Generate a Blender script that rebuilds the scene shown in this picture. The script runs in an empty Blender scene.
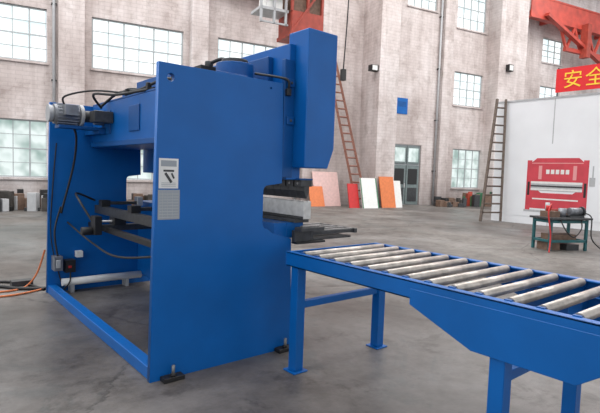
import bpy, bmesh, math, random
from mathutils import Matrix, Vector
random.seed(4)
SC=bpy.context.scene
SC.view_settings.view_transform='Standard'
SC.view_settings.look='None'

# ------------------------------------------------------------------ materials
def new_mat(name):
    m=bpy.data.materials.new(name); m.use_nodes=True
    nt=m.node_tree; return m,nt,nt.nodes['Principled BSDF']
def simple(name,col,rough=.5,metal=0,var=0.0,scale=8,bump=0.0,spec=.5):
    m,nt,b=new_mat(name)
    b.inputs['Base Color'].default_value=(*col,1); b.inputs['Roughness'].default_value=rough
    b.inputs['Metallic'].default_value=metal; b.inputs['Specular IOR Level'].default_value=spec
    if var>0 or bump>0:
        tc=nt.nodes.new('ShaderNodeTexCoord'); n=nt.nodes.new('ShaderNodeTexNoise')
        n.inputs['Scale'].default_value=scale; n.inputs['Detail'].default_value=6
        nt.links.new(tc.outputs['Object'],n.inputs['Vector'])
        if var>0:
            r=nt.nodes.new('ShaderNodeValToRGB')
            r.color_ramp.elements[0].position=.3; r.color_ramp.elements[1].position=.7
            r.color_ramp.elements[0].color=(*[c*(1-var) for c in col],1)
            r.color_ramp.elements[1].color=(*[min(1,c*(1+var)) for c in col],1)
            nt.links.new(n.outputs['Fac'],r.inputs['Fac']); nt.links.new(r.outputs['Color'],b.inputs['Base Color'])
        if bump>0:
            bp=nt.nodes.new('ShaderNodeBump'); bp.inputs['Strength'].default_value=bump; bp.inputs['Distance'].default_value=.02
            nt.links.new(n.outputs['Fac'],bp.inputs['Height']); nt.links.new(bp.outputs['Normal'],b.inputs['Normal'])
    return m
BLUE=simple('blue_paint',(.0012,.108,.385),.38,var=.08,scale=3,bump=.03,spec=.33)
BLUE2=simple('blue_paint_dark',(.001,.075,.27),.42,var=.1,scale=4,spec=.33)
BLACK=simple('black_rubber',(.012,.012,.013),.5)
DGREY=simple('dark_grey_metal',(.05,.052,.055),.45,.3,var=.3,scale=20)
STEEL=simple('bright_steel',(.55,.55,.54),.35,.55,var=.15,scale=15)
OILST=simple('oiled_steel',(.20,.20,.20),.35,.6,var=.3,scale=15)
ROLL=simple('roller_steel',(.46,.42,.38),.36,.55,var=.3,scale=12)
WHITE=simple('white_plastic',(.72,.72,.70),.5,var=.05)
LGREY=simple('light_grey',(.42,.43,.44),.5,var=.1)
MOTOR=simple('motor_grey',(.22,.23,.25),.4,.5,var=.2,scale=10)
LABELG=simple('label_grey',(.30,.33,.36),.5)
RED=simple('red_paint',(.50,.02,.02),.45,var=.1)
PRINTR=simple('printed_red',(.55,.05,.07),.6,var=.12,scale=3)
PRINTP=simple('printed_pale_red',(.70,.30,.30),.6)
REDB=simple('banner_red',(.72,.015,.02),.6,var=.05)
YEL=simple('yellow_ink',(.95,.65,.05),.6)
RUST=simple('crane_red_oxide',(.34,.05,.03),.55,var=.25,scale=4)
CRED=simple('crane_red',(.44,.055,.035),.5,var=.25,scale=2)
ORANGE=simple('orange_panel',(.62,.17,.05),.5,var=.1)
PINK=simple('pink_board',(.66,.45,.42),.6,var=.1)
TEAL=simple('teal_paint',(.015,.11,.12),.45,var=.25)
BROWN=simple('brown_wood',(.16,.10,.07),.7,var=.3,scale=10)
LADD=simple('ladder_brown',(.13,.10,.08),.6,.2,var=.3,scale=10)
LADR=simple('ladder_redbrown',(.22,.09,.06),.6,var=.3,scale=10)
GREEN=simple('green_paint',(.04,.16,.08),.5)
PANELW=simple('white_partition',(.76,.78,.80),.55,var=.04,scale=1)
FRAME=simple('window_frame',(.38,.41,.42),.5)
DOORM=simple('door_grey',(.16,.20,.20),.5,var=.15)
ROOFM=simple('roof_sheet',(.35,.36,.38),.6)
WOODL=simple('pallet_dark',(.05,.045,.04),.8,var=.4,scale=6)

def pane_mat(name,c1,c2,st,sc):
    m,nt,b=new_mat(name)
    tc=nt.nodes.new('ShaderNodeTexCoord'); n=nt.nodes.new('ShaderNodeTexNoise'); n.inputs['Scale'].default_value=sc
    nt.links.new(tc.outputs['Object'],n.inputs['Vector'])
    r=nt.nodes.new('ShaderNodeValToRGB'); r.color_ramp.elements[0].position=.35; r.color_ramp.elements[1].position=.6
    r.color_ramp.elements[0].color=(*c1,1); r.color_ramp.elements[1].color=(*c2,1)
    nt.links.new(n.outputs['Fac'],r.inputs['Fac'])
    nt.links.new(r.outputs['Color'],b.inputs['Emission Color']); b.inputs['Emission Strength'].default_value=st
    b.inputs['Base Color'].default_value=(.1,.1,.1,1); b.inputs['Roughness'].default_value=.3
    return m
PANE=pane_mat('daylit_frosted_glass',(.70,.82,.84),(.95,1,1),1.2,.9)
PANELOW=pane_mat('daylit_glass_low',(.26,.40,.36),(.84,.95,.93),.92,1.3)

def ramp_n(nt,src,els):
    r=nt.nodes.new('ShaderNodeValToRGB'); e=r.color_ramp.elements
    e[0].position,e[0].color=els[0][0],(*els[0][1],1); e[1].position,e[1].color=els[-1][0],(*els[-1][1],1)
    for p_,c_ in els[1:-1]:
        k=e.new(p_); k.color=(*c_,1)
    nt.links.new(src,r.inputs[0]); return r.outputs[0]
def mul_n(nt,a,b_,f=1.0):
    mx=nt.nodes.new('ShaderNodeMix'); mx.data_type='RGBA'; mx.blend_type='MULTIPLY'; mx.inputs[0].default_value=f
    nt.links.new(a,mx.inputs[6]); nt.links.new(b_,mx.inputs[7]); return mx.outputs[2]
def noise_n(nt,tc,sc,det=8,ro=.7,dist=0,mscale=None):
    n=nt.nodes.new('ShaderNodeTexNoise'); n.inputs['Scale'].default_value=sc; n.inputs['Detail'].default_value=det; n.inputs['Roughness'].default_value=ro; n.inputs['Distortion'].default_value=dist
    src=tc.outputs['Object']
    if mscale:
        mp=nt.nodes.new('ShaderNodeMapping'); mp.inputs['Scale'].default_value=mscale; nt.links.new(src,mp.inputs['Vector']); src=mp.outputs[0]
    nt.links.new(src,n.inputs['Vector']); return n.outputs[0]
def wall_mat():
    m,nt,b=new_mat('whitewashed_brick')
    tc=nt.nodes.new('ShaderNodeTexCoord')
    base=ramp_n(nt,noise_n(nt,tc,.4,9,.7,0,(1,1,.6)),[(.34,(.45,.385,.365)),(.5,(.60,.535,.515)),(.64,(.72,.67,.655))])
    dirt=ramp_n(nt,noise_n(nt,tc,1.6,8,.75,.5),[(.36,(.70,.67,.65)),(.5,(1,1,1))])
    streak=ramp_n(nt,noise_n(nt,tc,1.0,5,.6,0,(2.2,2.2,.12)),[(.40,(.80,.78,.77)),(.55,(1,1,1))])
    br=nt.nodes.new('ShaderNodeTexBrick'); br.inputs['Scale'].default_value=1.0
    br.inputs['Brick Width'].default_value=.5; br.inputs['Row Height'].default_value=.16; br.inputs['Mortar Size'].default_value=.014
    br.inputs['Color1'].default_value=(1,1,1,1); br.inputs['Color2'].default_value=(.93,.92,.92,1); br.inputs['Mortar'].default_value=(.82,.81,.81,1)
    sx=nt.nodes.new('ShaderNodeSeparateXYZ'); cx=nt.nodes.new('ShaderNodeCombineXYZ'); ad=nt.nodes.new('ShaderNodeMath'); ad.operation='ADD'
    nt.links.new(tc.outputs['Object'],sx.inputs[0]); nt.links.new(sx.outputs[0],ad.inputs[0]); nt.links.new(sx.outputs[1],ad.inputs[1])
    nt.links.new(ad.outputs[0],cx.inputs[0]); nt.links.new(sx.outputs[2],cx.inputs[1]); nt.links.new(cx.outputs[0],br.inputs['Vector'])
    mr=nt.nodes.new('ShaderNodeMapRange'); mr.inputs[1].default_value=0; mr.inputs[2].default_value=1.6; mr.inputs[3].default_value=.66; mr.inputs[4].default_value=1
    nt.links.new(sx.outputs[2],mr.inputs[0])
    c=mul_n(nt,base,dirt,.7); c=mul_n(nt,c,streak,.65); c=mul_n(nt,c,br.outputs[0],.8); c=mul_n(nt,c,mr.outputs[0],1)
    nt.links.new(c,b.inputs['Base Color']); b.inputs['Roughness'].default_value=.85
    return m
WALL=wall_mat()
def floor_mat():
    m,nt,b=new_mat('worn_painted_concrete')
    tc=nt.nodes.new('ShaderNodeTexCoord')
    n1=noise_n(nt,tc,.55,10,.72,.4); n2=noise_n(nt,tc,7,8,.7); n0=noise_n(nt,tc,.17,4,.6,.6); n4=noise_n(nt,tc,1.9,6,.75,.3); n5=noise_n(nt,tc,.8,9,.8,1.0)
    base=ramp_n(nt,n1,[(.36,(.098,.086,.077)),(.5,(.158,.146,.135)),(.66,(.225,.215,.205))])
    big=ramp_n(nt,n0,[(.38,(.68,.68,.70)),(.62,(1.08,1.06,1.04))])
    fine=ramp_n(nt,n2,[(.3,(.70,.70,.70)),(.6,(1,1,1))])
    st=ramp_n(nt,n4,[(.36,(.50,.48,.47)),(.46,(1,1,1))])
    paint=ramp_n(nt,n5,[(.52,(1,1,1)),(.58,(.84,.90,.92))])
    col=mul_n(nt,mul_n(nt,mul_n(nt,mul_n(nt,base,big),fine,.9),st,.8),paint,.9)
    v=nt.nodes.new('ShaderNodeTexVoronoi'); v.feature='DISTANCE_TO_EDGE'; v.inputs['Scale'].default_value=.28
    ns=nt.nodes.new('ShaderNodeVectorMath'); ns.operation='ADD'; nc=nt.nodes.new('ShaderNodeCombineXYZ')
    nt.links.new(n1,nc.inputs[0]); nt.links.new(n0,nc.inputs[1])
    nt.links.new(tc.outputs['Object'],ns.inputs[0]); nt.links.new(nc.outputs[0],ns.inputs[1]); nt.links.new(ns.outputs[0],v.inputs['Vector'])
    col=mul_n(nt,col,ramp_n(nt,v.outputs['Distance'],[(0,(.5,.5,.5)),(.006,(1,1,1))]))
    nt.links.new(col,b.inputs['Base Color'])
    rr=nt.nodes.new('ShaderNodeMapRange'); rr.inputs[1].default_value=.42; rr.inputs[2].default_value=.56; rr.inputs[3].default_value=.34; rr.inputs[4].default_value=.66
    nt.links.new(n0,rr.inputs[0]); nt.links.new(rr.outputs[0],b.inputs['Roughness'])
    b.inputs['Specular IOR Level'].default_value=.4
    bp=nt.nodes.new('ShaderNodeBump'); bp.inputs['Strength'].default_value=.15; bp.inputs['Distance'].default_value=.02
    nt.links.new(n2,bp.inputs['Height']); nt.links.new(bp.outputs[0],b.inputs['Normal'])
    return m
FLOOR=floor_mat()

# ------------------------------------------------------------------ mesh builder
class B:
    def __init__(s,name,parent=None,T=None):
        s.n=name; s.p=parent; s.bm=bmesh.new(); s.mats=[]; s.T=T
    def mi(s,m):
        if m not in s.mats: s.mats.append(m)
        return s.mats.index(m)
    def _faces(s,vs,m,smooth=False):
        i=s.mi(m); fs=set()
        for v in vs: fs.update(v.link_faces)
        for f in fs: f.material_index=i; f.smooth=smooth
    def box(s,x0,x1,y0,y1,z0,z1,m,R=None):
        c=Vector(((x0+x1)/2,(y0+y1)/2,(z0+z1)/2))
        M=Matrix.Translation(c)@(R.to_4x4() if R else Matrix())@Matrix.Diagonal((abs(x1-x0),abs(y1-y0),abs(z1-z0),1))
        r=bmesh.ops.create_cube(s.bm,size=1,matrix=M); s._faces(r['verts'],m); return s
    def bar(s,p0,p1,w,h,m):
        p0=Vector(p0);p1=Vector(p1); d=p1-p0; q=d.to_track_quat('Y','Z').to_matrix().to_4x4()
        M=Matrix.Translation((p0+p1)/2)@q@Matrix.Diagonal((w,d.length,h,1))
        r=bmesh.ops.create_cube(s.bm,size=1,matrix=M); s._faces(r['verts'],m); return s
    def cyl(s,p0,p1,r,m,seg=20,r2=None):
        p0=Vector(p0);p1=Vector(p1); d=p1-p0; q=d.to_track_quat('Z','Y').to_matrix().to_4x4()
        M=Matrix.Translation((p0+p1)/2)@q
        k=bmesh.ops.create_cone(s.bm,cap_ends=True,segments=seg,radius1=r,radius2=r if r2 is None else r2,depth=d.length,matrix=M)
        i=s.mi(m); fs=set()
        for v in k['verts']: fs.update(v.link_faces)
        for f in fs: f.material_index=i; f.smooth=len(f.verts)==4
        return s
    def path(s,pts,r,m,seg=8,sub=6):
        P=[Vector(p) for p in pts]; Q=[]
        for i in range(len(P)-1):
            a=P[max(i-1,0)];b=P[i];c=P[i+1];d=P[min(i+2,len(P)-1)]
            for k in range(sub):
                t=k/sub; Q.append(.5*((2*b)+(c-a)*t+(2*a-5*b+4*c-d)*t*t+(3*b-a-3*c+d)*t**3))
        Q.append(P[-1]); prev=None; i=s.mi(m)
        for j,q in enumerate(Q):
            d=(Q[min(j+1,len(Q)-1)]-Q[max(j-1,0)]).normalized()
            e1=d.orthogonal().normalized() if prev is None else (e1-d*e1.dot(d)).normalized()
            e2=d.cross(e1)
            ring=[s.bm.verts.new(q+r*(math.cos(a)*e1+math.sin(a)*e2)) for a in [2*math.pi*k/seg for k in range(seg)]]
            if prev:
                for k in range(seg):
                    f=s.bm.faces.new((prev[k],prev[(k+1)%seg],ring[(k+1)%seg],ring[k])); f.material_index=i; f.smooth=True
            prev=ring
        return s
    def prism(s,pts,ax,a,b,m):
        """pts: 2-D outline in the other two axes, extruded a..b along ax"""
        def mk(p,t):
            return {'x':(t,p[0],p[1]),'y':(p[0],t,p[1]),'z':(p[0],p[1],t)}[ax]
        va=[s.bm.verts.new(mk(p,a)) for p in pts]; vb=[s.bm.verts.new(mk(p,b)) for p in pts]
        i=s.mi(m); n=len(pts); fs=[s.bm.faces.new(va),s.bm.faces.new(vb[::-1])]
        for k in range(n): fs.append(s.bm.faces.new((va[k],vb[k],vb[(k+1)%n],va[(k+1)%n])))
        for f in fs: f.material_index=i
        bmesh.ops.recalc_face_normals(s.bm,faces=fs)
        return s
    def done(s,bevel=0,seg=2):
        me=bpy.data.meshes.new(s.n); s.bm.to_mesh(me); s.bm.free()
        for m in s.mats: me.materials.append(m)
        o=bpy.data.objects.new(s.n,me); SC.collection.objects.link(o)
        if s.T is not None: o.matrix_world=s.T
        if s.p: o.parent=s.p
        if bevel>0:
            k=o.modifiers.new('bevel','BEVEL'); k.width=bevel; k.segments=seg; k.limit_method='ANGLE'; k.angle_limit=math.radians(40)
        return o
def empty(name):
    e=bpy.data.objects.new(name,None); SC.collection.objects.link(e); return e
def plate_with_holes(name,outline,holes,thick,y,mat,parent,bev=.004):
    """outline in X,Z ; stands in a plane of constant Y"""
    cu=bpy.data.curves.new(name,'CURVE'); cu.dimensions='2D'; cu.fill_mode='BOTH'; cu.extrude=thick/2-bev; cu.bevel_depth=bev
    def sp(pts):
        q=cu.splines.new('POLY'); q.points.add(len(pts)-1)
        for i,p in enumerate(pts): q.points[i].co=(p[0],p[1],0,1)
        q.use_cyclic_u=True
    sp(outline)
    for (x,z,r) in holes: sp([(x+r*math.cos(-2*math.pi*k/24),z+r*math.sin(-2*math.pi*k/24)) for k in range(24)])
    o=bpy.data.objects.new(name,cu); SC.collection.objects.link(o)
    bpy.context.view_layer.update()
    dg=bpy.context.evaluated_depsgraph_get(); me=bpy.data.meshes.new_from_object(o.evaluated_get(dg))
    bpy.data.objects.remove(o)
    me.transform(Matrix.Translation((0,y,0))@Matrix.Rotation(math.radians(90),4,'X'))
    me.materials.clear(); me.materials.append(mat)
    o=bpy.data.objects.new(name,me); SC.collection.objects.link(o); o.parent=parent
    return o

# ------------------------------------------------------------------ hall shell
HT=Matrix.Translation((0,22.87,0))@Matrix.Rotation(-math.radians(12.265),4,'Z')   # x along back wall, -y into the hall
H=15.0; S0,S1=-14.0,56.0
openings=[(-5.4,-1.3,1.1,3.4),(-5.4,-1.3,5.7,7.8),
 (.7,4.85,1.1,3.4),(6.5,10.3,1.1,3.4),(11.9,15.6,1.1,3.4),
 (.7,4.85,5.7,7.8),(6.5,10.3,5.7,7.8),(11.9,15.6,5.7,7.8),
 (.7,4.85,10.2,12.4),(6.5,10.3,10.2,12.4),
 (22.9,25.1,11.3,13.4),(26.7,29.1,10.7,13.2),(26.7,29.1,6.1,8.1),(26.9,29.3,1.05,3.45),
 (34.5,36.6,9.7,11.3),(34.5,36.6,6.1,8.1),(22.3,24.4,0,3.5)]
w=B('wall_back',T=HT)
xs=sorted({S0,S1}|{o[0] for o in openings}|{o[1] for o in openings})
for x0,x1 in zip(xs,xs[1:]):
    mid=(x0+x1)/2
    ops=sorted([o for o in openings if o[0]<mid<o[1]],key=lambda o:o[2]); z=0
    for o in ops:
        if o[2]>z: w.box(x0,x1,0,.35,z,o[2],WALL)
        z=o[3]
    w.box(x0,x1,0,.35,z,H,WALL)
w.done()
for i,(x0,x1,z0,z1) in enumerate(openings[:-1]):
    b=B('window_%d'%(i+1),T=HT)
    low=z0<2
    b.box(x0+.02,x1-.02,.16,.18,z0+.02,z1-.02,PANELOW if low else PANE)
    nx=max(3,round((x1-x0)/.62)); nz=4
    for k in range(nx+1):
        x=x0+.03+(x1-x0-.06)*k/nx; t=.06 if k%2==0 else .03
        b.box(x-t/2,x+t/2,.10,.15,z0+.005,z1-.005,FRAME)
    for k in range(nz+1):
        z=z0+.035+(z1-z0-.07)*k/nz; t=.025 if k in (0,2,4) else .012
        b.box(x0+.005,x1-.005,.09,.14,z-t,z+t,FRAME)
    b.box(x0-.05,x1+.05,-.08,-.004,z0-.09,z0-.01,WALL)
    b.done()
d=B('door_1',T=HT)
d.box(22.32,24.38,.1,.16,.01,3.48,FRAME)
for x0,x1 in ((22.4,23.32),(23.38,24.3)):
    d.box(x0,x1,.03,.09,.03,2.3,DOORM); d.box(x0+.12,x1-.12,.015,.03,1.2,2.1,BLACK); d.box(x0+.12,x1-.12,.015,.03,.2,1.0,DGREY)
    d.box(x0,x1,.03,.09,2.4,3.4,DOORM); d.box(x0+.1,x1-.1,.015,.03,2.5,3.3,PANELOW)
d.box(23.2,23.26,-.03,.02,1.0,1.25,STEEL)
d.done()
p=B('trim_1',T=HT)       # pilasters of the back wall
for x0,x1,n in ((-0.4,.5,.5),(5.25,6.2,.5),(10.55,11.3,.5),(16.4,17.1,.3),(25.5,26.2,.3)):
    p.box(x0,x1,-n,-.002,0,H,WALL)
p.done()
p=B('wall_pier_left',T=HT); p.box(20.0,21.2,-1.6,-.002,0,H,WALL); p.box(19.9,21.3,-1.7,-1.6,0,.5,WALL); p.done()
p=B('wall_pier_right',T=HT); p.box(29.3,31.7,-1.0,-.002,0,H,WALL); p.done()
fl=B('floor',T=HT); fl.box(S0,S1,-50,.35,-.2,0,FLOOR); fl.done()
rf=B('ceiling',T=HT)
y=-50
while y<0:
    rf.box(S0,S1,y,min(y+3.2,.35),H,H+.15,ROOFM); y+=6.2
rf.done()
for i,s in enumerate((5.1,16.1,25.35)):
    q=B('wall_pipe' if i==0 else 'wall_pipe.%03d'%i,T=HT); q.cyl((s,-.12,0),(s,-.12,H-.2),.06,LGREY,12)
    for z in (2,5,8,11): q.box(s-.1,s+.1,-.16,-.003,z,z+.05,DGREY)
    q.done()

# crane runway beam and crane
rw=B('crane_runway_beam',T=HT)
rw.box(31.75,56,-1.15,-.75,11.9,12.0,CRED).box(31.75,56,-1.12,-1.05,12.0,13.2,CRED).box(31.75,56,-1.15,-.75,13.2,13.3,CRED)
for k in range(12): rw.box(32+2*k,32.2+2*k,-.9,-.002,12.0,12.4,CRED)
for k in range(7):
    a=34.6+k*1.5
    rw.bar((a,-1.1,11.9),(a+.75,-1.1,10.4),.14,.14,CRED); rw.bar((a+.75,-1.1,10.4),(a+1.5,-1.1,11.9),.14,.14,CRED)
rw.bar((35.2,-1.1,10.4),(46,-1.1,10.4),.22,.25,CRED)
rw.bar((33,-1.3,12.2),(40.5,-1.3,9.3),.3,.2,CRED); rw.box(36.8,37.2,-1.6,-1.1,10.0,12.2,RUST)
rw.done()
cr=empty('overhead_crane')
g=B('girders',cr,HT); g.box(12.2,12.7,-30,-.6,10.0,10.9,RUST); g.box(14.4,14.9,-30,-.6,10.0,10.9,RUST); g.done()
g=B('end_truck',cr,HT); g.box(11.5,15.6,-.75,-.4,10.1,10.7,RUST); g.box(11.9,15.2,-.4,-.002,9.9,10.1,RUST); g.done()
g=B('cabin',cr,HT)
g.box(13.35,14.85,-4.8,-3.4,7.05,7.2,RUST)
g.box(13.4,14.8,-4.75,-3.45,7.2,8.0,RUST)
for x in (13.4,14.1,14.75):
    for y_ in (-4.7,-3.5): g.box(x-.05,x+.05,y_-.05,y_+.05,8.0,10.0,RUST)
g.box(13.45,14.75,-4.6,-3.6,8.0,9.0,BROWN)
g.bar((13.4,-4.75,7.2),(14.8,-4.75,9.2),.08,.08,RUST)
g.box(12.1,13.3,-4.6,-3.6,7.9,8.0,LGREY)
for x in (12.15,12.7,13.2): g.box(x-.04,x+.04,-4.6,-4.5,7.4,10.0,LGREY)
for z in (7.4,8.4,8.8,9.3): g.box(12.1,13.3,-4.6,-4.54,z,z+.06,LGREY)
g.box(12.4,13.1,-4.45,-3.7,8.0,8.8,WHITE)
g.done()
cb=B('crane_pendant_cable',T=HT); cb.path([(16.9,-3.2,15),(16.95,-3.2,10),(16.8,-3.2,6.4)],.03,BLACK); cb.box(16.7,16.9,-3.3,-3.1,5.9,6.4,BLACK); cb.done()

# ------------------------------------------------------------------ ladders
def ladder(name,a0,a1,b0,b1,n,mat,T=None,r=.035):
    L=B(name,T=T)
    a0,a1,b0,b1=map(Vector,(a0,a1,b0,b1))
    L.bar(a0,b0,r*2,r*2.4,mat); L.bar(a1,b1,r*2,r*2.4,mat)
    for k in range(1,n):
        t=k/n; L.cyl(a0.lerp(b0,t),a1.lerp(b1,t),r*.8,mat,8)
    return L.done()
ladder('leaning_ladder',(18.9,-1.6,.02),(19.55,-1.6,.02),(17.3,-.4,8.3),(17.8,-.4,8.3),20,LADR,HT,.05)
ladder('step_ladder',(17.15,9.84,.03),(18.02,9.5,.03),(18.02,9.92,4.75),(18.30,9.72,4.75),14,LADD,None,.04)

# ------------------------------------------------------------------ white partition, mural, banner
pt=B('booth_partition'); pt.box(18.4,18.6,-4,10.1,0,4.63,PANELW); pt.box(18.38,18.62,-4,10.12,4.63,4.7,LGREY)
for yy in (7.9,5.5,3.1,.7): pt.box(18.392,18.4,yy-.015,yy+.015,0,4.63,LGREY)
pt.done()
mu=B('press_brake_poster')       # flat printed picture on the partition
X=18.39
mu.box(X-.004,X,5.6,9.25,.3,3.0,PANELW)
x0=X-.012; x1=X-.004
mu.prism([(6.75,1.62),(8.62,1.62),(8.62,2.3),(8.4,2.48),(6.95,2.48),(6.75,2.3)],'x',x0,x1,PRINTR)
mu.box(x0-.001,x1,6.8,8.6,2.28,2.31,PRINTP)
mu.prism([(6.75,.62),(8.62,.62),(8.62,1.28),(8.3,1.28),(8.2,1.2),(7.1,1.2),(7.0,1.28),(6.75,1.28)],'x',x0,x1,PRINTR)
for y_ in (6.62,8.58): mu.box(x0-.002,x1,y_,y_+.17,.55,2.4,PRINTR)
mu.box(x0,x1,6.79,8.58,1.28,1.62,LGREY); mu.box(x0-.003,x1,6.79,8.58,1.42,1.48,DGREY); mu.box(x0-.003,x1,6.79,8.58,1.30,1.36,WHITE); mu.box(x0-.003,x1,6.79,8.58,1.54,1.62,WHITE)
for k in range(5): mu.box(x0-.003,x1,7.25+k*.17,7.37+k*.17,1.9,2.06,WHITE)
for y_ in (7.0,8.2): mu.box(x0-.003,x1,y_,y_+.12,1.7,2.2,PRINTP)
mu.box(x0-.003,x1,6.66,6.74,1.1,1.6,BLACK); mu.box(x0-.003,x1,8.62,8.70,1.1,1.6,BLACK)
mu.box(x0-.002,x1,6.9,8.5,.95,1.0,WHITE); mu.box(x0-.001,x1,6.6,8.8,.48,.56,LGREY)
mu.box(x0-.003,x1,6.40,6.58,1.5,1.8,LGREY); mu.box(x0-.002,x1,6.46,6.50,1.8,2.2,LGREY)
mu.done()
bn=empty('safety_banner')
q=B('cloth',bn); q.box(18.33,18.35,-1.5,7.9,4.82,5.65,REDB); q.done()
q=B('poles',bn)
for yy in (7.85,3.5,-1.4): q.box(18.36,18.4,yy-.02,yy+.02,4.7,5.7,DGREY)
q.done()
cu=bpy.data.curves.new('lettering','FONT'); cu.body='安全生产 质量第一'; cu.size=.66; cu.extrude=.004; cu.space_character=1.2
t=bpy.data.objects.new('lettering',cu); SC.collection.objects.link(t); cu.materials.append(YEL)
t.matrix_world=Matrix.Translation((18.32,7.66,5.0))@Matrix(((0,0,-1,0),(-1,0,0,0),(0,1,0,0),(0,0,0,1)))
t.parent=bn
fl_=B('flood_lamp',T=HT); fl_.box(29.9,30.3,-1.25,-1.0,8.3,8.7,BLACK).box(29.95,30.25,-1.27,-1.25,8.35,8.65,WHITE); fl_.done()
fl_=B('flood_lamp.001',T=HT); fl_.box(19.55,19.99,-1.5,-1.2,7.0,7.3,BLACK).box(19.6,19.9,-1.53,-1.5,7.03,7.27,WHITE); fl_.done()
bb=B('wall_notice',T=HT); bb.box(22.4,23.2,-.03,-.003,5.2,6.1,BLUE); bb.box(22.5,23.1,-.035,-.03,5.6,5.9,BLUE2); bb.done()

# ------------------------------------------------------------------ stored boards, debris
def board(name,s,n,wd,h,mat,lean=.25,t=.05,edge=None):
    b=B(name,T=HT)
    b.prism([(-n,0),(-n+t,0),(-n+t+lean,h),(-n+lean,h)],'x',s,s+wd,mat)
    if edge:
        for k in (0,.94):
            b.prism([(-n-.012,0),(-n-.002,0),(-n-.002+lean,h),(-n-.012+lean,h)],'x',s+wd*k,s+wd*k+.06*wd,edge)
    return b.done()
board('stored_pink_board',16.9,.9,1.5,1.75,PINK,.5)
board('stored_red_board',16.5,1.15,.8,1.0,ORANGE,.35)
board('stored_red_board.001',18.1,2.2,.6,1.2,RED,.3)
board('stored_white_board',18.75,2.4,1.0,1.5,WHITE,.4,edge=GREEN)
board('stored_orange_board',20.15,2.1,.9,1.6,ORANGE,.38)
board('stored_white_board.001',21.1,2.0,.45,1.4,WHITE,.3)
def pile(name,s0,s1,n0,n1,h,mats,k=26):
    b=B(name,T=HT)
    for i in range(k):
        x=random.uniform(s0,s1);y_=-random.uniform(n0,n1);a=random.uniform(.15,.5);c=random.uniform(.1,.35);hh=random.uniform(.12,h)
        b.box(x-a/2,x+a/2,y_-c/2,y_+c/2,0.002,hh,random.choice(mats),Matrix.Rotation(random.uniform(-.5,.5),3,'Z'))
    return b.done(.01,1)
pile('scrap_pile',24.5,26.3,.8,1.8,.55,[BLACK,DGREY,WOODL,BROWN])
pile('material_stack',-2.5,5.0,.9,3.2,.75,[BLACK,WOODL,DGREY,BROWN,LGREY,BLACK],110)
pile('material_stack.001',6.6,10.2,.9,2.0,.6,[BLACK,WOODL,DGREY,BROWN],30)
pile('crate_stack',27.2,29.0,.7,1.6,.9,[BROWN,DGREY,GREEN,RUST])

# ------------------------------------------------------------------ work table
wt=empty('tool_workbench')
TT=Matrix.Translation((12.3,4.98,0))@Matrix.Rotation(-.45,4,'Z')
q=B('frame',wt,TT)
for x in (-.52,.48):
    for y_ in (-.3,.25): q.box(x,x+.06,y_,y_+.06,.0,.74,TEAL)
for z in (.2,.66):
    q.box(-.52,.54,-.3,-.25,z,z+.06,TEAL); q.box(-.52,.54,.26,.31,z,z+.06,TEAL); q.box(-.52,-.46,-.3,.3,z,z+.06,TEAL); q.box(.48,.54,-.3,.3,z,z+.06,TEAL)
q.box(-.58,.6,-.36,.36,.74,.79,DGREY)
q.done(.005,1)
q=B('tools',wt,TT)
q.box(-.5,-.2,-.2,.1,.79,.93,BROWN); q.cyl((-.05,-.1,.79),(-.05,-.1,1.0),.09,MOTOR); q.cyl((.1,-.15,.93),(.42,-.15,.93),.09,MOTOR)
q.box(.05,.45,-.25,-.02,.79,.84,DGREY); q.cyl((.44,-.15,.93),(.47,-.15,.93),.12,DGREY)
q.box(-.1,.08,.08,.22,.79,.96,RUST); q.path([(-.4,-.1,.93),(-.5,-.25,1.1),(-.65,-.35,.9),(-.6,-.4,.4),(-.7,-.5,.01)],.018,RED)
q.box(-.35,.3,-.2,.2,.24,.38,BROWN); q.path([(.5,-.1,.9),(.7,-.2,.8),(.65,-.3,.3),(.9,-.4,.02)],.015,BLACK)
q.box(.3,.5,.0,.28,.79,.98,BROWN); q.cyl((-.3,.1,.93),(-.3,.1,1.12),.05,LGREY); q.cyl((-.42,-.05,.93),(-.42,-.05,1.06),.04,RED)
q.box(-.45,-.1,-.15,.2,.0,.18,BROWN); q.box(.05,.4,-.2,.15,.0,.14,DGREY)
q.path([(-.3,-.3,.79),(-.2,-.42,.5),(0,-.45,.35),(.25,-.4,.55),(.3,-.3,.79)],.014,BLACK)
q.done()

# ------------------------------------------------------------------ PRESS BRAKE
pb=empty('hydraulic_press_brake')
YN,YF=3.453,6.767; T_=.05
def arc(cx,cz,r,a0,a1,n=6): return [(cx+r*math.cos(math.radians(a0+(a1-a0)*k/n)),cz+r*math.sin(math.radians(a0+(a1-a0)*k/n))) for k in range(n+1)]
out=[(1.453,0),(2.81,0),(2.775,1.02)]+[(2.56,1.08)]+arc(2.50,1.17,.05,270,180)+arc(2.50,1.46,.05,180,90)+[(2.65,1.53),(2.635,2.40),(1.495,2.40)]
hol=[(1.585,2.30,.034),(2.505,2.345,.012)]
plate_with_holes('side_frame_near',out,hol,T_,YN+T_/2,BLUE,pb)
plate_with_holes('side_frame_far',out,hol,T_,YF-T_/2,BLUE,pb)
yi0,yi1=YN+T_,YF-T_
q=B('upper_frame_box',pb); q.box(2.0,2.60,yi0,yi1,1.87,2.40,BLUE); q.box(2.0,2.3,yi0,yi1,2.40,2.425,BLUE2)
q.box(1.97,2.0,yi0+.02,yi1-.02,1.87,1.93,BLUE2)
for yy in (4.2,5.1,6.0): q.box(1.985,2.0,yy,yy+.3,2.02,2.3,BLUE2)
q.done(.008)
q=B('ram',pb); q.box(2.70,2.86,YN+.005,YF-.005,1.56,2.765,BLUE); 
for yy in (3.7,4.5,5.3,6.1): q.box(2.64,2.70,yy,yy+.35,2.45,2.68,BLUE2)
q.box(2.60,2.70,yi0,yi1,2.1,2.38,BLUE2)
q.done(.008)
q=B('cylinder_heads',pb)
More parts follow.
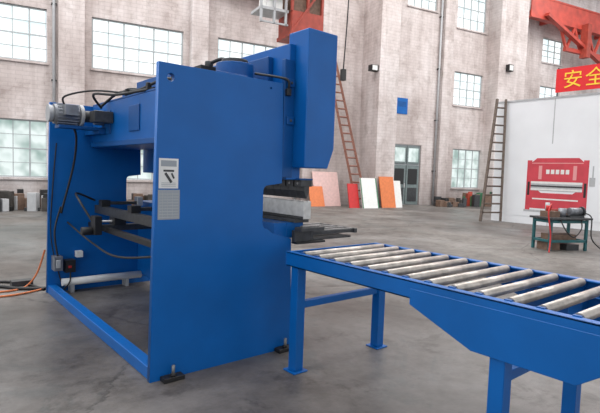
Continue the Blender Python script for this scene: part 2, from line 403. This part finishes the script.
for yy in (3.85,6.2):
    q.cyl((2.38,yy,2.40),(2.38,yy,2.58),.17,BLUE2,28); q.cyl((2.38,yy,2.58),(2.38,yy,2.62),.12,DGREY,24)
q.box(2.15,2.55,4.6,5.6,2.425,2.6,BLUE2)
q.done(.006)
q=B('hydraulic_fittings',pb)
q.box(2.2,2.40,4.15,4.38,2.425,2.60,BLACK); q.cyl((2.31,4.2,2.60),(2.31,4.2,2.65),.04,DGREY,16)
q.path([(2.38,3.95,2.61),(2.36,4.05,2.66),(2.31,4.2,2.63)],.018,BLACK)
q.path([(2.15,4.2,2.44),(2.05,4.6,2.50),(2.03,5.2,2.46),(2.05,5.9,2.5),(1.92,6.15,2.34)],.016,BLACK)
q.box(2.655,2.70,3.415,3.452,2.30,2.36,BLACK)
q.path([(2.68,3.43,2.36),(2.66,3.42,2.43),(2.60,3.50,2.46),(2.5,3.7,2.50)],.012,BLACK)
for yy in (4.3,4.9,5.5): q.box(1.995,2.04,yy,yy+.05,2.425,2.50,BLACK)
q.done(.003,1)
q=B('ram_end_cover',pb)
q.prism([(2.765,1.67),(3.04,1.67),(3.11,1.85),(3.11,2.88),(2.765,2.88)],'y',3.28,3.56,BLUE)
q.done(.01,2)
q=B('ram_guides',pb)
q.box(2.65,2.765,3.452,3.50,1.58,2.62,BLUE2)
for z in (2.05,2.38): q.box(2.675,2.75,3.43,3.453,z,z+.07,BLUE2); q.cyl((2.71,3.42,z+.035),(2.71,3.43,z+.035),.014,DGREY,6)
q.done(.004,1)
q=B('punch_tooling',pb)
yy=3.41
while yy<6.65:
    q.box(2.84,2.97,yy,yy+.10,1.50,1.56,DGREY); q.cyl((2.835,yy+.05,1.53),(2.84,yy+.05,1.53),.015,OILST,6)
    q.prism([(2.88,1.50),(2.94,1.50),(2.94,1.45),(2.915,1.39),(2.905,1.39),(2.88,1.46)],'y',yy,yy+.118,DGREY); yy+=.12
q.box(2.82,2.98,3.41,6.72,1.56,1.575,BLUE2)
q.done(.002,1)
q=B('die_rail',pb)
q.prism([(2.87,1.20),(2.96,1.20),(2.96,1.365),(2.925,1.37),(2.912,1.355),(2.90,1.37),(2.87,1.365)],'y',3.40,6.7,STEEL); q.box(2.82,2.99,3.46,6.7,1.165,1.20,DGREY)
q.box(2.865,2.87,3.40,6.7,1.20,1.225,DGREY)
q.done(.003,1)
q=B('bed_beam',pb); q.box(2.62,2.76,yi0,yi1,.14,1.165,BLUE); q.box(2.76,2.96,yi0,yi1-.01,1.02,1.165,BLUE)
q.done(.006)
q=B('rear_base_tube',pb); q.box(1.46,1.56,yi0,yi1,0.0,.10,BLUE); q.done(.006)
q=B('levelling_feet',pb)
for (x,y_) in ((1.53,3.37),(2.62,3.37),(1.53,6.77),(2.62,6.77)):
    q.box(x,x+.17,y_,y_+.08,0,.035,BLACK); q.cyl((x+.085,y_+.03,.035),(x+.085,y_+.03,.12),.014,OILST,8); q.cyl((x+.085,y_+.03,.035),(x+.085,y_+.03,.055),.026,BLACK,6)
q.done(.003,1)
q=B('oil_drain_tube',pb); q.cyl((1.60,6.60,.14),(2.62,6.60,.14),.048,WHITE,20); q.box(1.7,1.74,6.56,6.71,0,.12,LGREY); q.box(2.4,2.44,6.56,6.71,0,.12,LGREY); q.done()
# labels
q=B('warning_label',pb); y0=YN-.002
q.box(1.50,1.655,y0,YN,1.475,1.70,WHITE)
q.box(1.515,1.64,y0-.001,y0,1.64,1.685,LABELG); q.box(1.535,1.62,y0-.001,y0,1.60,1.615,DGREY)
q.bar((1.55,y0-.001,1.59),(1.60,y0-.001,1.52),.002,.02,DGREY); q.bar((1.60,y0-.001,1.59),(1.62,y0-.001,1.55),.002,.014,DGREY)
for k in range(3): q.box(1.52,1.635,y0-.001,y0,1.49+.012*k,1.494+.012*k,LABELG)
q.box(1.495,1.67,y0,YN,1.24,1.465,LABELG)
for k in range(9): q.box(1.505,1.66,y0-.001,y0,1.255+.022*k,1.258+.022*k,LGREY)
for k in range(3): q.box(1.53+.04*k,1.532+.04*k,y0-.001,y0,1.25,1.45,LGREY)
q.done()
# motor and pump
q=B('oil_pump_motor',pb)
my,mz=6.25,2.22
q.cyl((1.42,my,mz),(1.70,my,mz),.115,MOTOR,28); q.cyl((1.36,my,mz),(1.42,my,mz),.105,LGREY,28,.09)
for k in range(18):
    a=k*math.tau/18; q.bar((1.45,my+.118*math.cos(a),mz+.118*math.sin(a)),(1.68,my+.118*math.cos(a),mz+.118*math.sin(a)),.012,.016,MOTOR)
q.cyl((1.70,my,mz),(1.74,my,mz),.13,LGREY,28); q.cyl((1.74,my,mz),(1.88,my,mz),.07,DGREY,20); q.cyl((1.88,my,mz),(1.99,my,mz),.09,LGREY,20)
q.box(1.5,1.64,my-.22,my-.1,mz-.02,mz+.1,MOTOR)
q.box(1.78,1.99,my-.35,my-.15,mz-.08,mz+.05,DGREY)
q.path([(1.9,my-.2,mz+.1),(1.75,my-.4,mz+.22),(1.85,my-.9,mz+.18),(2.05,my-1.4,mz+.22)],.015,BLACK)
q.path([(1.55,my,mz+.1),(1.52,my-.1,mz+.2),(1.8,my-.3,mz+.28),(2.1,my-.8,mz+.22)],.012,BLACK)
q.path([(1.62,my,mz-.1),(1.7,my+.1,mz-.25),(1.72,my+.3,mz-.6),(1.6,my+.4,mz-1.2)],.014,BLACK)
q.box(1.46,1.98,my-.1,my+.1,mz-.16,mz-.125,BLUE2); q.box(1.9,1.98,my-.1,my+.46,mz-.2,mz-.125,BLUE2)
q.done(.002,1)
# back gauge
q=B('back_gauge',pb)
for yy in (3.9,5.9):
    q.box(1.85,2.62,yy,yy+.10,.86,.93,DGREY); q.cyl((1.8,yy+.05,.97),(2.6,yy+.05,.97),.014,STEEL,10); q.box(1.78,1.86,yy-.03,yy+.13,.82,1.04,BLACK)
    q.box(2.0,2.14,yy-.04,yy+.14,.93,1.02,BLACK)
q.box(2.0,2.08,3.62,6.62,1.02,1.12,DGREY); q.box(2.08,2.1,3.62,6.62,1.06,1.10,OILST)
q.box(1.92,1.98,3.62,6.62,.84,.9,BLACK)
for yy in (4.3,5.3,6.3):
    q.box(1.99,2.1,yy,yy+.12,1.12,1.2,BLACK); q.box(2.1,2.5,yy+.03,yy+.09,1.14,1.18,DGREY); q.box(2.45,2.52,yy,yy+.12,1.12,1.24,STEEL)
q.path([(1.8,6.0,.95),(1.7,6.2,1.2),(1.75,6.5,1.28),(2.0,6.6,1.18)],.014,BLACK)
q.path([(1.9,4.0,.86),(1.75,5.0,.7),(1.78,6.0,.72),(1.68,6.66,.9)],.012,BLACK)
q.cyl((1.66,5.98,.86),(1.80,5.98,.86),.05,BLACK,16)
q.done(.003,1)
q=B('solenoid_boxes',pb)
q.box(1.50,1.60,6.55,6.71,.30,.48,MOTOR); q.box(1.64,1.76,6.58,6.71,.26,.42,BLACK); q.box(1.67,1.71,6.57,6.58,.32,.35,RED); q.box(1.52,1.57,6.53,6.55,.34,.44,LGREY)
q.box(1.78,1.86,6.62,6.71,.44,.52,WHITE)
q.path([(1.55,6.6,.48),(1.52,6.62,.8),(1.6,6.66,1.1)],.012,BLACK); q.path([(1.7,6.6,.26),(1.68,6.55,.15),(1.58,6.4,.1)],.01,BLACK)
q.path([(1.62,6.7,.1),(1.50,6.72,.7),(1.52,6.7,1.4),(1.56,6.7,1.9)],.008,BLACK)
q.done(.003,1)
# front support table
q=B('front_support_arms',pb)
q.box(2.965,3.0,3.40,5.6,1.00,1.12,DGREY)
for yy in (3.40,3.52,3.64,3.76,3.88):
    q.box(3.0,3.55,yy,yy+.06,1.05,1.085,DGREY); q.box(3.02,3.54,yy+.015,yy+.045,1.085,1.093,OILST)
q.box(3.0,3.5,3.40,3.94,1.0,1.02,DGREY); q.box(3.53,3.57,3.38,3.96,1.045,1.09,DGREY)
for yy in (4.5,5.3): q.box(3.0,3.5,yy,yy+.1,1.02,1.10,DGREY)
q.box(2.77,3.05,3.30,3.40,1.10,1.135,DGREY); q.box(2.80,3.0,3.32,3.36,1.135,1.15,OILST); q.box(2.77,3.12,3.36,3.44,.98,1.0,BLACK)
q.box(2.78,2.965,3.40,3.45,.98,1.10,DGREY)
q.done(.003,1)

# ------------------------------------------------------------------ hoses on floor
h=B('floor_hose')
h.path([(1.48,6.9,.02),(1.2,7.05,.02),(1.0,7.3,.02),(.7,7.25,.02),(.3,7.6,.02),(-.4,7.8,.02)],.022,BLACK)
h.path([(1.45,6.85,.02),(1.3,7.3,.02),(1.05,7.6,.02),(.6,7.55,.02),(.2,8.1,.02),(-.6,8.3,.02)],.018,BLACK)
h.path([(1.6,7.0,.015),(1.25,6.8,.015),(.95,6.75,.015),(.6,6.9,.015),(-.2,6.8,.015)],.012,ORANGE)
h.path([(1.5,7.05,.5),(1.42,7.1,.2),(1.3,7.15,.02),(1.1,7.0,.015),(.8,7.05,.015)],.012,ORANGE)
h.box(1.15,1.4,7.25,7.4,0,.07,DGREY)
h.done()

# ------------------------------------------------------------------ ROLLER CONVEYOR
rc=empty('roller_conveyor_table')
XF0,XF1,XR0,XR1=2.45,2.51,3.50,3.56; YE=3.10; YB=-.85
q=B('rails',rc)
for a,b_,s in ((XF0,XF1,1),(XR0,XR1,-1)):
    if s==1: q.box(a,a+.012,YB,YE,.865,.98,BLUE)
    else: q.box(b_-.012,b_,YB,YE,.865,.98,BLUE)
    q.box(a,b_,YB,YE,.968,.98,BLUE); q.box(a,b_,YB,YE,.865,.877,BLUE)
q.box(XF0,XR1,YE-.0,YE+.012,.865,.98,BLUE); q.box(XF0,XR1,YB-.012,YB,.865,.98,BLUE)
q.done(.003,1)
q=B('rollers',rc)
y=YE-.13
while y>YB+.05:
    q.cyl((XF1+.02,y,.965),(XR0-.02,y,.965),.028,ROLL,20); q.cyl((XF1-.02,y,.965),(XR0+.02,y,.965),.01,DGREY,10)
    q.box(XF1-.012,XF1+.012,y-.02,y+.02,.935,.985,BLUE2); q.box(XR0-.012,XR0+.012,y-.02,y+.02,.935,.985,BLUE2)
    y-=.172
q.done()
q=B('legs',rc)
for yl in (2.96,1.225,-.5):
    for xl in (XF0+.012,XR1-.1):
        q.box(xl,xl+.088,yl,yl+.088,0.012,.865,BLUE); q.box(xl-.03,xl+.118,yl-.03,yl+.118,0,.012,BLUE)
    q.box(XF0+.1,XR1-.1,yl+.02,yl+.07,.52,.58,BLUE)
    q.box(XF0+.06,XR1-.06,yl+.01,yl+.07,.87,.95,BLUE2)
q.done(.004,1)
q=B('gusset_plates',rc)
for xa in (XF0-.002,XR1-.01):
    for yc in (1.27,-.45):
        q.prism([(yc+.58,.93),(yc+.58,.83),(yc+.15,.665),(yc-.40,.665),(yc-.62,.83),(yc-.62,.93)],'x',xa,xa+.012,BLUE)
q.done(.002,1)

# ------------------------------------------------------------------ light
wd=bpy.data.worlds.new('overcast_sky'); SC.world=wd; wd.use_nodes=True
bg=wd.node_tree.nodes['Background']; bg.inputs[0].default_value=(.93,.96,1,1); bg.inputs[1].default_value=1.4
def area(name,loc,sx,sy,en,col=(1,.98,.96)):
    l=bpy.data.lights.new(name,'AREA'); l.shape='RECTANGLE'; l.size=sx; l.size_y=sy; l.energy=en; l.color=col
    o=bpy.data.objects.new(name,l); SC.collection.objects.link(o); o.matrix_world=HT@Matrix.Translation(loc); return o
for i,yy in enumerate((-5,-11.5,-18)):
    area('fill_lamp_%d'%(i+1),(16,yy,14.7),44,2.5,2700)  # unseen area lamps added below the roof strips to brighten the hall

# ------------------------------------------------------------------ camera
ca=bpy.data.cameras.new('camera'); ca.sensor_width=36; ca.lens=487/600*36; ca.clip_end=300
co=bpy.data.objects.new('camera',ca); SC.collection.objects.link(co)
a=Vector((.770,.0177,-.6378)).normalized(); b_=Vector((-.6377,.0732,-.7668)); b_=(b_-a*a.dot(b_)).normalized(); c_=a.cross(b_)
Rm=Matrix((a,b_,c_))      # rows: world axes expressed in camera axes
co.matrix_world=Matrix.Translation((0,0,1.62))@Rm.to_4x4()
SC.camera=co
